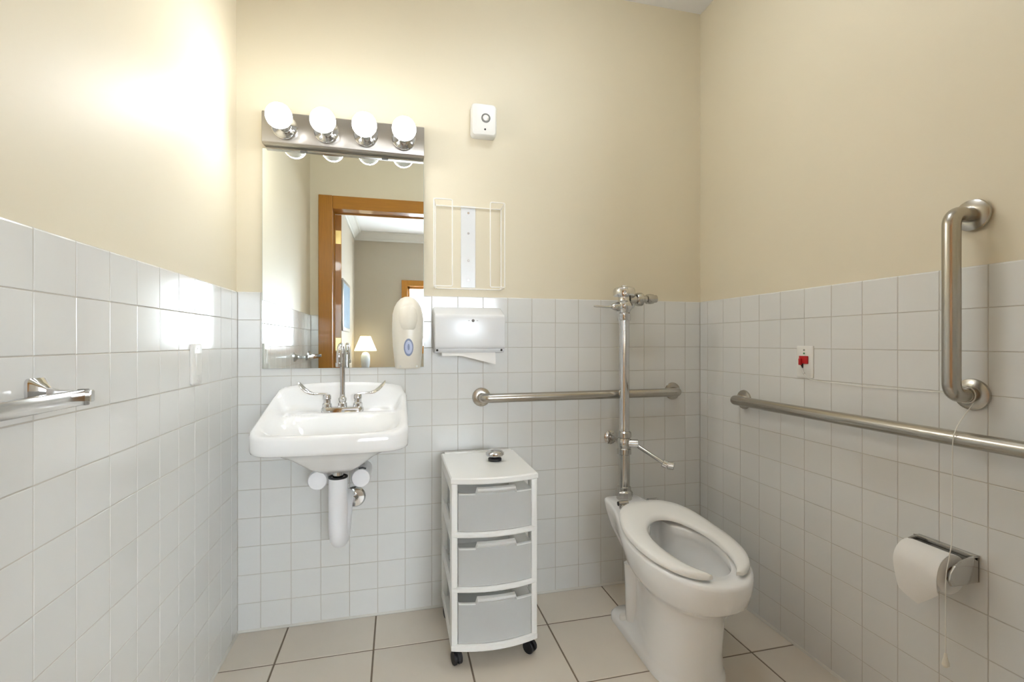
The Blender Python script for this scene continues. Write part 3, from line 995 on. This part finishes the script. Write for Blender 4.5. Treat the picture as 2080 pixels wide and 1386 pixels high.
for z0, z1 in ((0.474, 0.634), (0.288, 0.448), (0.094, 0.262)):
    a0, a1 = CX0 + 0.024, CX1 - 0.024
    n = 12
    fr = [(a0 + (a1 - a0) * k / n) for k in range(n + 1)]
    bm = B()
    hz = z1 - 0.030
    # front wall (bowed thin sheet) with the handle notch at its top edge
    def sheet(zlo, zhi, off=0.0, th=0.0025, xs=None):
        xs = xs or fr
        ring = []
        for x in xs:
            ring.append([(x, bow(x, CYF + 0.004, 0.024) + off, zlo), (x, bow(x, CYF + 0.004, 0.024) + off, zhi), (x, bow(x, CYF + 0.004, 0.024) + off + th, zhi), (x, bow(x, CYF + 0.004, 0.024) + off + th, zlo)])
        loft(bm, ring)
    sheet(z0 + 0.001, hz)
    box(bm, a0, a0 + 0.002, CYF + 0.01, CYB - 0.03, z0 + 0.001, hz)
    box(bm, a1 - 0.002, a1, CYF + 0.01, CYB - 0.03, z0 + 0.001, hz)
    box(bm, a0, a1, CYB - 0.032, CYB - 0.03, z0 + 0.001, hz)
    box(bm, a0 + 0.002, a1 - 0.002, CYF + 0.008, CYB - 0.032, z0 + 0.001, z0 + 0.003)
    d = t.add('drawer', bm, 'drawer')
    # raised handle lip in the middle, thin lip either side
    bm = B()
    mid = [CXM + (-0.066 + 0.132 * k / 10) for k in range(11)]
    ring = []
    prof_ = [(0.0, 0.0), (0.0, 0.0)]
    for x in [a0] + [a0 + 0.03] + [mid[0] - 0.006] + mid + [mid[-1] + 0.006] + [a1 - 0.03] + [a1]:
        up = 0.020 if mid[0] - 0.001 <= x <= mid[-1] + 0.001 else 0.0
        yo = bow(x, CYF + 0.004, 0.024)
        fwd = 0.014 if up else 0.004
        hh = 0.008 if up else 0.004
        ring.append([(x, yo - fwd, hz + up - hh), (x, yo - fwd, hz + up), (x, yo + 0.004, hz + up + 0.001), (x, yo + 0.004, hz - 0.003)])
    loft(bm, ring)
    t.add('handle', bm, 'handle', d, angle=40)
for x, y, ang in ((0.716, -0.372, 0.25), (0.980, -0.372, 0.7), (0.716, -0.085, 0.2), (0.980, -0.085, -0.3)):
    bm = B()
    dxx, dyy = math.cos(ang) * 0.008, math.sin(ang) * 0.008
    for s in (-1, 1):
        cyl(bm, (x + s * dxx * 0.4, y + s * dyy * 0.4, 0.0225), (x + s * dxx * 1.9, y + s * dyy * 1.9, 0.0225), 0.0222, n=20, bev=0.002)
    ca = t.add('caster', bm, 'black')
    bm = B()
    cyl(bm, (x, y, 0.03), (x, y, 0.068), 0.0075, n=12)
    pth = []
    for k in range(9):
        a = PI * k / 8
        pth.append((x - math.sin(ang) * 0.0245 * math.cos(a), y + math.cos(ang) * 0.0245 * math.cos(a), 0.0235 + 0.0245 * math.sin(a)))
    tube(bm, pth, 0.0045, 8)
    t.add('caster_hood', bm, 'black', ca)

# drain stopper left on the cart
t = Thing('drain_stopper', 'chrome and black drain stopper lying on top of the drawer cart', 'drain stopper', (0.884, -0.212, CTZ))
bm = B(); lathe(bm, [(0.026, 0.0008), (0.026, 0.010), (0.021, 0.013), (0.010, 0.014)], (0.884, -0.212, CTZ), (0, 0, 1), 24); t.add('gasket', bm, 'black')
bm = B()
for k in range(4):
    a = PI / 4 + k * PI / 2
    tube(bm, [(0.884 + math.cos(a) * 0.008, -0.212 + math.sin(a) * 0.008, CTZ + 0.013), (0.884 + math.cos(a) * 0.022, -0.212 + math.sin(a) * 0.022, CTZ + 0.023)], 0.0048, 8)
t.add('prongs', bm, 'dark')
bm = B(); lathe(bm, [(0.014, 0.019), (0.032, 0.020), (0.036, 0.025), (0.0355, 0.031), (0.028, 0.039), (0.015, 0.043), (0.001, 0.044)], (0.884, -0.212, CTZ), (0, 0, 1), 28); t.add('cap', bm, 'chrome')

# ================================================================== toilet
TX = 1.488


def rim_z(y):
    return 0.430 + 0.085 * min(0.0, y + 0.28)


def plan(yb, yf, wb, wm, ym, n=28, rc=0.03, cx=TX, ex=2.3, yw=None):
    """egg-shaped plan outline from the back to the front and round again"""
    yw = ym if yw is None else yw
    right = []
    for k in range(n + 1):
        q = (1 - math.cos(PI * k / n)) / 2
        y = yb + (yf - yb) * q
        if y >= ym:
            f = smooth(yb - rc, ym, y) if ym < yb - rc else 1
            w = wb + (wm - wb) * f
            if y > yb - rc:
                w = wb - rc + math.sqrt(max(0, rc * rc - (y - (yb - rc)) ** 2))
        else:
            u = (ym - y) / (ym - yf)
            w = wm * max(0.0, 1 - min(1, u) ** ex) ** (1 / ex)
        right.append((w, y))
    pts = [(cx + max(w, 0.0008), y) for w, y in right] + [(cx - max(w, 0.0008), y) for w, y in reversed(right)]
    return pts


t = Thing('toilet', 'white porcelain elongated toilet bowl with open front seat', 'toilet', (TX, -0.45, 0))
bm = B()
CXB = 1.472
secs = []
def sec(z, yb, yf, wb, wm, ym, cx=TX, rc=0.03, ex=2.3, slope=0.0):
    secs.append([(x, y, z + slope * (rim_z(y) - 0.43)) for x, y in plan(yb, yf, wb, wm, ym, rc=rc, cx=cx, ex=ex)])
sec(0.000, -0.215, -0.715, 0.118, 0.124, -0.58, CXB, 0.05, 2.0)
sec(0.022, -0.215, -0.715, 0.118, 0.124, -0.58, CXB, 0.05, 2.0)
sec(0.032, -0.222, -0.712, 0.110, 0.120, -0.58, CXB, 0.05, 2.0)
sec(0.045, -0.262, -0.710, 0.072, 0.117, -0.575, CXB, 0.05, 2.0)
sec(0.100, -0.275, -0.708, 0.064, 0.115, -0.57, CXB, 0.05, 2.0)
sec(0.190, -0.265, -0.710, 0.066, 0.115, -0.57, 1.480, 0.05, 2.0)
sec(0.245, -0.245, -0.716, 0.072, 0.120, -0.57, 1.483, 0.05, 2.0)
sec(0.275, -0.215, -0.735, 0.078, 0.136, -0.56, TX, 0.04, 2.1, 0.3)
sec(0.303, -0.170, -0.768, 0.080, 0.158, -0.54, TX, 0.03, 2.2, 0.55)
sec(0.335, -0.115, -0.790, 0.082, 0.174, -0.53, TX, 0.03, 2.2, 0.8)
sec(0.385, -0.070, -0.803, 0.084, 0.181, -0.52, TX, 0.03, 2.2, 1.0)
sec(0.418, -0.058, -0.806, 0.085, 0.182, -0.52, TX, 0.03, 2.2, 1.0)
sec(0.428, -0.061, -0.803, 0.082, 0.179, -0.52, TX, 0.028, 2.2, 1.0)
sec(0.430, -0.066, -0.796, 0.077, 0.173, -0.52, TX, 0.024, 2.2, 1.0)
def cav(z, yb, yf, wm, ym):
    secs.append([(x, y, z + (rim_z(y) - 0.43) * (1 if z > 0.38 else 0.6)) for x, y in plan(yb, yf, 0.03, wm, ym, rc=0.029, ex=2.2)])
cav(0.429, -0.330, -0.742, 0.120, -0.52)
cav(0.424, -0.334, -0.738, 0.117, -0.52)
cav(0.400, -0.332, -0.740, 0.119, -0.52)
cav(0.385, -0.325, -0.744, 0.125, -0.52)
cav(0.330, -0.335, -0.715, 0.112, -0.52)
cav(0.270, -0.370, -0.640, 0.085, -0.50)
cav(0.235, -0.395, -0.580, 0.065, -0.48)
cav(0.205, -0.410, -0.540, 0.050, -0.475)
loft(bm, secs)
bowl = t.add('bowl', bm, 'porcelain', angle=70)
bm = B(); loft(bm, [[(x, y, 0.222) for x, y in plan(-0.385, -0.60, 0.03, 0.062, -0.48, rc=0.029)], [(x, y, 0.224) for x, y in plan(-0.385, -0.60, 0.03, 0.062, -0.48, rc=0.029)]]); t.add('water', bm, 'water')
for s in (-1, 1):
    bm = B(); lathe(bm, [(0.017, 0.030), (0.017, 0.042), (0.013, 0.050), (0.004, 0.053)], (CXB + s * 0.093, -0.315, 0), (0, 0, 1), 20); t.add('bolt_cap', bm, 'white')
# trapway bulge on the flank
bm = B(); tube(bm, [(CXB - 0.058, -0.335, 0.035), (CXB - 0.060, -0.335, 0.10), (CXB - 0.058, -0.330, 0.17), (CXB - 0.055, -0.32, 0.25)], [0.034, 0.033, 0.034, 0.036], 18); t.add('trapway', bm, 'porcelain', angle=60)
# seat: open-front ring
bm = B()
no, rings = 60, []
gap = 0.062
A0 = -PI / 2 + 0.36
def seat_pt(a, r):   # r 0 inner .. 1 outer; a measured round the hole, front = -90 degrees
    ca, sa = math.cos(a), math.sin(a)
    e = 2.25 if sa < 0 else 2.25 + 0.75 * sa
    den = (abs(ca) ** e + abs(sa) ** e) ** (1 / e)
    ox, oy = ca / den, sa / den
    cyo, cyi = -0.530, -0.560
    if oy > 0:
        po = Vector((ox * 0.180 * (1 - 0.17 * max(0, oy) ** 3), cyo + oy * 0.262))
    else:
        po = Vector((ox * 0.180, cyo + oy * 0.250))
    den2 = (abs(ca) ** 2.05 + abs(sa) ** 2.05) ** (1 / 2.05)
    pi_ = Vector((ca / den2 * 0.108, cyi + sa / den2 * (0.165 if sa > 0 else 0.215)))
    return pi_.lerp(po, r)
prof_s = [(0.0, 0.006), (0.0, 0.017), (0.10, 0.0235), (0.35, 0.0265), (0.65, 0.0265), (0.90, 0.024), (1.0, 0.017), (1.0, 0.006), (0.93, 0.0035), (0.07, 0.0035)]
for k in range(no + 1):
    a = A0 + (2 * PI - 0.72) * k / no
    endf = min(1.0, min(k, no - k) / 2.5)
    rg = []
    for r, h in prof_s:
        hh = 0.010 + (h - 0.010) * (0.55 + 0.45 * math.sqrt(endf))
        rr = 0.5 + (r - 0.5) * (0.80 + 0.20 * math.sqrt(endf))
        p = seat_pt(a, rr)
        rg.append((TX + p.x, p.y, rim_z(p.y) + hh + 0.003 + 0.02 * smooth(-0.5, -0.28, p.y)))
    rings.append(rg)
loft(bm, rings)
seat = t.add('seat', bm, 'seat', angle=60)
for s in (-1, 1):
    bm = B()
    cyl(bm, (TX + s * 0.070, -0.225, 0.4295), (TX + s * 0.070, -0.225, 0.447), 0.013, n=18, bev=0.002)
    cyl(bm, (TX + s * 0.045, -0.225, 0.453), (TX + s * 0.088, -0.225, 0.453), 0.011, n=18, bev=0.001)
    box(bm, TX + s * 0.070 - 0.014, TX + s * 0.070 + 0.014, -0.30, -0.228, 0.446, 0.456, 0.003)
    hg = t.add('hinge', bm, 'chrome_dull', seat)
    bm = B(); cyl(bm, (TX + s * 0.0885, -0.225, 0.453), (TX + s * 0.090, -0.225, 0.453), 0.0085, n=16); t.add('hinge_cap', bm, 'dark', seat)

# ================================================================== flush valve
PX, PY = 1.485, -0.109
t = Thing('flush_valve', 'tall chrome flush valve pipe with bedpan washer arm behind the toilet', 'flush valve', (PX, PY, 0.43))
bm = B(); lathe(bm, [(0.034, 0.4305), (0.034, 0.440), (0.037, 0.442), (0.037, 0.462), (0.032, 0.468), (0.0295, 0.470), (0.0295, 0.484), (0.026, 0.487)], (PX, PY, 0), (0, 0, 1), 12); t.add('spud_nut', bm, 'chrome_dull', angle=20)
bm = B(); cyl(bm, (PX, PY, 0.48), (PX, PY, 0.645), 0.0245, n=28); t.add('lower_pipe', bm, 'chrome_dull')
bm = B(); lathe(bm, [(0.0255, 0.625), (0.031, 0.628), (0.031, 0.650), (0.027, 0.654), (0.030, 0.662), (0.032, 0.675), (0.030, 0.69), (0.026, 0.698), (0.031, 0.702), (0.031, 0.722), (0.026, 0.728)], (PX, PY, 0), (0, 0, 1), 24); dv = t.add('diverter_body', bm, 'chrome_dull')
bm = B(); cyl(bm, (PX, PY, 0.72), (PX, PY, 1.222), 0.0225, n=28); t.add('upper_pipe', bm, 'chrome')
bm = B(); lathe(bm, [(0.027, 1.213), (0.029, 1.216), (0.029, 1.243), (0.025, 1.248), (0.028, 1.256), (0.036, 1.268), (0.036, 1.285), (0.029, 1.296), (0.026, 1.302), (0.026, 1.322), (0.034, 1.325)], (PX, PY, 0), (0, 0, 1), 28); t.add('valve_body', bm, 'chrome')
bm = B(); lathe(bm, [(0.036, 1.318), (0.0475, 1.320), (0.049, 1.326), (0.048, 1.346), (0.044, 1.354), (0.032, 1.360), (0.014, 1.362), (0.012, 1.367), (0.004, 1.369)], (PX, PY, 0), (0, 0, 1), 30); t.add('cap', bm, 'chrome')
bm = B()
lathe(bm, [(0.020, 0.026), (0.021, 0.036), (0.016, 0.05), (0.013, 0.060), (0.009, 0.066)], (PX, PY, 1.276), (-1, -0.15, -0.06), 20)
hd = t.add('handle_socket', bm, 'chrome')
bm = B(); tube(bm, [(PX - 0.055, PY - 0.008, 1.273), (PX - 0.09, PY - 0.013, 1.271), (PX - 0.14, PY - 0.02, 1.272), (PX - 0.152, PY - 0.022, 1.272)], [0.007, 0.0045, 0.0045, 0.003], 12); t.add('flush_handle', bm, 'chrome', hd)
bm = B()
lathe(bm, [(0.018, 0.024), (0.018, 0.055), (0.026, 0.057), (0.030, 0.066), (0.030, 0.082), (0.024, 0.090), (0.015, 0.092), (0.015, 0.108), (0.021, 0.110), (0.023, 0.122), (0.021, 0.140), (0.017, 0.146), (0.017, 0.156), (0.008, 0.159)], (PX, PY, 1.304), (1, 0, 0.05), 24)
stp = t.add('control_stop', bm, 'chrome_dull')
bm = B(); cyl(bm, (PX + 0.074, PY, 1.306), (PX + 0.074, -0.008, 1.306), 0.019, n=20); t.add('supply_tube', bm, 'chrome', stp)
bm = B(); lathe(bm, [(0.038, 0), (0.038, 0.003), (0.028, 0.010), (0.02, 0.012)], (PX + 0.074, -0.0004, 1.306), (0, -1, 0), 28); t.add('supply_flange', bm, 'chrome', stp)
# wall brace
bm = B(); lathe(bm, [(0.031, 0), (0.031, 0.003), (0.024, 0.008), (0.012, 0.010), (0.012, 0.02)], (1.470, -0.0004, 0.680), (0, -1, 0), 24)
tube(bm, [(1.470, -0.015, 0.680), (1.474, -0.04, 0.682), (PX - 0.005, PY + 0.02, 0.684)], 0.0085, 12)
t.add('wall_brace', bm, 'chrome_dull')
# bedpan washer arm
bm = B(); cyl(bm, (PX + 0.01, PY - 0.012, 0.676), (PX + 0.052, PY - 0.032, 0.676), 0.019, n=20, bev=0.003); pv = t.add('arm_pivot', bm, 'chrome')
bm = B(); tube(bm, [(PX + 0.045, PY - 0.035, 0.668), (1.60, -0.235, 0.612)], 0.0085, 14); arm = t.add('washer_arm', bm, 'chrome_dull')
bm = B()
cyl(bm, (1.595, -0.235, 0.612), (1.612, -0.245, 0.604), 0.0155, n=18, bev=0.002)
cyl(bm, (1.612, -0.245, 0.604), (1.636, -0.258, 0.601), 0.0165, n=18, bev=0.003)
t.add('spray_head', bm, 'chrome', arm)


# ================================================================== grab bars
def grab_bar(name, label, p0, p1, normal, stand=0.059, r=0.0195, group='stainless grab bars'):
    p0, p1, n = Vector(p0), Vector(p1), Vector(normal)
    d = (p1 - p0).normalized()
    t = Thing(name, label, 'grab bar', p0, group)
    bm = B()
    path = fillet([p0 + n * 0.004, p0 + n * stand, p1 + n * stand, p1 + n * 0.004], 0.048, 10)
    tube(bm, path, r, 24, cap=False)
    t.add('rail', bm, 'steel', angle=50)
    for p in (p0, p1):
        bm = B(); lathe(bm, [(0.0395, 0.0006), (0.0405, 0.003), (0.039, 0.008), (0.030, 0.012), (0.0205, 0.0135)], p, n, 36)
        t.add('flange', bm, 'steel')
    return t


grab_bar('grab_bar', 'horizontal stainless grab bar on the back wall behind the flush pipe', (0.868, 0, 0.882), (1.79, 0, 0.886), (0, -1, 0))
grab_bar('grab_bar', 'long horizontal stainless grab bar along the right wall', (XR, -0.304, 0.876), (XR, -1.372, 0.876), (-1, 0, 0))
grab_bar('grab_bar', 'vertical stainless grab bar on the right wall above the toilet paper', (XR, -1.121, 0.985), (XR, -1.121, 1.442), (-1, 0, 0), 0.074, 0.0190)

# ================================================================== nurse call plate and cord
t = Thing('call_switch', 'white wall plate with red emergency call switch on right wall', 'switch', (XR, -0.612, 0.99))
cy, cz = -0.611, 1.048
bm = B()
loft(bm, [[(XR - 0.0004, p[0], p[1]) for p in rrect(cy, cz, 0.070, 0.115, 0.004)], [(XR - 0.004, p[0], p[1]) for p in rrect(cy, cz, 0.070, 0.115, 0.004)], [(XR - 0.0065, p[0], p[1]) for p in rrect(cy, cz, 0.062, 0.107, 0.003)]])
pl_ = t.add('plate', bm, 'white')
bm = B(); box(bm, XR - 0.012, XR - 0.006, cy - 0.018, cy + 0.018, cz - 0.007, cz + 0.021, 0.0015); sw = t.add('red_switch', bm, 'red')
bm = B(); box(bm, XR - 0.019, XR - 0.011, cy + 0.004, cy + 0.014, cz - 0.012, cz + 0.012, 0.002); t.add('lever', bm, 'red', sw)
bm = B(); box(bm, XR - 0.0085, XR - 0.006, cy + 0.004, cy + 0.013, cz - 0.022, cz - 0.007, 0.0005, 1); t.add('cord_slot', bm, 'dark')
for z, m_ in ((0.042, 'chrome_dull'), (-0.042, 'chrome_dull')):
    bm = B(); cyl(bm, (XR - 0.006, cy, cz + z), (XR - 0.0078, cy, cz + z), 0.0035, n=12); t.add('screw', bm, m_)
bm = B(); cyl(bm, (XR - 0.006, cy, cz + 0.030), (XR - 0.0082, cy, cz + 0.030), 0.0032, n=12); t.add('indicator', bm, 'green')

t = Thing('pull_cord', 'thin white pull cord looped round the bar and hanging by the toilet paper', 'cord', (XR - 0.012, -1.08, 0.30))
bm = B()
pts = [(XR - 0.013, cy + 0.008, cz - 0.015), (XR - 0.009, cy - 0.01, cz - 0.06), (XR - 0.0028, cy - 0.06, 0.983), (XR - 0.0028, -0.85, 0.979), (XR - 0.0028, -1.02, 0.982), (XR - 0.006, -1.072, 0.985), (XR - 0.018, -1.088, 0.990)]
tube(bm, fillet(pts, 0.03), 0.0011, 6)
t.add('wall_run', bm, 'cord')
bm = B()
ang = [(XR - 0.026, -1.121 + 0.0215 * math.cos(a), 0.985 + 0.0215 * math.sin(a)) for a in [2 * PI * k / 20 for k in range(20)]]
tube(bm, ang, 0.0014, 6, closed=True)
t.add('loop', bm, 'cord')
bm = B()
pts = [(XR - 0.026, -1.138, 0.966), (XR - 0.070, -1.134, 0.915), (XR - 0.0815, -1.131, 0.888), (XR - 0.083, -1.1295, 0.862), (XR - 0.0845, -1.1295, 0.62), (XR - 0.1045, -1.130, 0.545), (XR - 0.1065, -1.130, 0.52), (XR - 0.1065, -1.130, 0.345)]
tube(bm, fillet(pts, 0.02), 0.0012, 6)
t.add('cord', bm, 'cord')
bm = B(); lathe(bm, [(0.002, 0.0), (0.003, -0.002), (0.0045, -0.012), (0.0075, -0.024), (0.0078, -0.030), (0.005, -0.034)], (XR - 0.1065, -1.130, 0.347), (0, 0, 1), 16); t.add('tassel', bm, 'ivory')

# ================================================================== toilet paper holder and roll
t = Thing('toilet_paper_holder', 'chrome toilet paper holder on the right wall', 'paper holder', (XR, -1.06, 0.51))
y0, y1 = -0.992, -1.137
bm = B(); box(bm, XR - 0.010, XR - 0.0005, y1, y0, 0.512, 0.580, 0.002); t.add('back_plate', bm, 'chrome_dull')
bm = B(); prism(bm, [(XR - 0.009, 0.566), (XR - 0.009, 0.580), (XR - 0.022, 0.582), (XR - 0.022, 0.574)], 'y', y1, y0, 0.001, 1); t.add('top_lip', bm, 'chrome_dull')
for y, s in ((y1, 1), (y0, -1)):
    bm = B()
    prof_t = [(XR - 0.004, 0.513), (XR - 0.004, 0.578), (XR - 0.03, 0.578), (XR - 0.062, 0.572), (XR - 0.084, 0.562), (XR - 0.098, 0.546), (XR - 0.103, 0.528), (XR - 0.094, 0.512)]
    if s < 0:
        prof_t = [(XR - (XR - px) * 0.80, pz) for px, pz in prof_t]
    prism(bm, prof_t, 'y', *sorted((y, y + s * 0.007)), bev=0.002)
    t.add('arm', bm, 'chrome_dull')
bm = B(); cyl(bm, (XR - 0.0665, y1 + 0.007, 0.5305), (XR - 0.0665, y0 - 0.007, 0.5305), 0.0095, n=18); t.add('spindle', bm, 'white')

t = Thing('toilet_paper_roll', 'white toilet paper roll with folded hanging end on the chrome holder', 'toilet paper', (XR - 0.066, -1.06, 0.50))
rx, rz_, Rr = XR - 0.0665, 0.5305, 0.050
ya, yb_ = -1.118, -1.010
bm = B()
lathe(bm, [(0.021, 0.0), (0.021 + 0.001, 0.0), (Rr - 0.002, 0.0), (Rr, 0.002), (Rr, abs(yb_ - ya) - 0.002), (Rr - 0.002, abs(yb_ - ya)), (0.022, abs(yb_ - ya)), (0.021, abs(yb_ - ya)), (0.021, 0.0)], (rx, ya, rz_), (0, 1, 0), 40, False, False)
bmesh.ops.remove_doubles(bm, verts=bm.verts, dist=0.00005)
roll = t.add('roll', bm, 'paper', angle=50)
bm = B(); lathe(bm, [(0.0175, -0.0005), (0.0208, -0.0005), (0.0208, abs(yb_ - ya) + 0.0005), (0.0175, abs(yb_ - ya) + 0.0005), (0.0175, -0.0005)], (rx, ya, rz_), (0, 1, 0), 28, False, False)
bmesh.ops.remove_doubles(bm, verts=bm.verts, dist=0.00005)
t.add('core', bm, 'card', roll)
bm = B()   # hanging end, over the front, folded to a point
NU, NV = 12, 18
fr_, bk_ = [], []
for j in range(NV + 1):
    v = j / NV
    rr1, rr2 = [], []
    for i in range(NU + 1):
        u = i / NU
        y = ya + (yb_ - ya) * u
        # wall-far side; the point of the fold is a little left of the middle
        Lh = 0.050 + 0.047 * u / 0.5 if u < 0.5 else 0.097 - 0.020 * (u - 0.5) / 0.5
        if v < 0.4:
            a = PI / 2 + (PI / 2) * (v / 0.4)
            x, z = rx + (Rr + 0.0012) * math.cos(a), rz_ + (Rr + 0.0012) * math.sin(a)
        else:
            s_ = (v - 0.4) / 0.6
            x = rx - Rr - 0.0012 + 0.012 * s_ * s_ + 0.003 * math.sin(u * 6) * s_
            z = rz_ - Lh * s_
            y = y + (0.45 - u) * 0.012 * s_
        rr1.append((x, y, z)); rr2.append((x + 0.0009, y, z - (0.0009 if v < 0.4 else 0)))
    fr_.append(rr1); bk_.append(rr2)
loft(bm, fr_ + list(reversed(bk_)) + [fr_[0]], False, False, closed=False)
bmesh.ops.remove_doubles(bm, verts=bm.verts, dist=0.00003)
t.add('loose_sheet', bm, 'paper', roll)

# ================================================================== left wall fittings
t = Thing('towel_bar', 'chrome towel bar with square posts on the left wall', 'towel bar', (XL, -1.06, 1.03))
for y in (-1.052, -1.528):
    bm = B()
    rings = []
    for x, w, h in ((0.0006, 0.044, 0.056), (0.005, 0.044, 0.056), (0.012, 0.030, 0.042), (0.022, 0.016, 0.024), (0.034, 0.012, 0.018), (0.070, 0.012, 0.018), (0.083, 0.012, 0.020), (0.0845, 0.010, 0.018)):
        rings.append([(XL + x, p[0], p[1]) for p in rrect(y, 1.030 - 0.05 * x, w, h, min(w, h) * 0.16, 3)])
    loft(bm, rings)
    t.add('post', bm, 'chrome', angle=25)
bm = B(); box(bm, XL + 0.064, XL + 0.076, -1.523, -1.057, 1.011, 1.037, 0.0015); t.add('bar', bm, 'chrome_dull')
bm = B(); box(bm, XL + 0.0635, XL + 0.0768, -1.056, -1.0455, 1.010, 1.038, 0.0012); t.add('end_cap', bm, 'grey')

t = Thing('light_switch', 'white light switch plate on the left wall tiles', 'switch', (XL, -0.395, 0.99))
cy, cz = -0.396, 1.052
bm = B()
loft(bm, [[(XL + 0.0004, p[0], p[1]) for p in rrect(cy, cz, 0.070, 0.122, 0.004)], [(XL + 0.005, p[0], p[1]) for p in rrect(cy, cz, 0.070, 0.122, 0.004)], [(XL + 0.008, p[0], p[1]) for p in rrect(cy, cz, 0.062, 0.114, 0.003)]])
t.add('plate', bm, 'white')
bm = B(); prism(bm, [(XL + 0.0075, cz - 0.034), (XL + 0.0095, cz - 0.034), (XL + 0.0105, cz), (XL + 0.0125, cz + 0.034), (XL + 0.0075, cz + 0.034)], 'y', cy - 0.0165, cy + 0.0165, 0.0008, 1); t.add('rocker', bm, 'white')
for z in (0.048, -0.048):
    bm = B(); cyl(bm, (XL + 0.0078, cy, cz + z), (XL + 0.0092, cy, cz + z), 0.003, n=12); t.add('screw', bm, 'white')
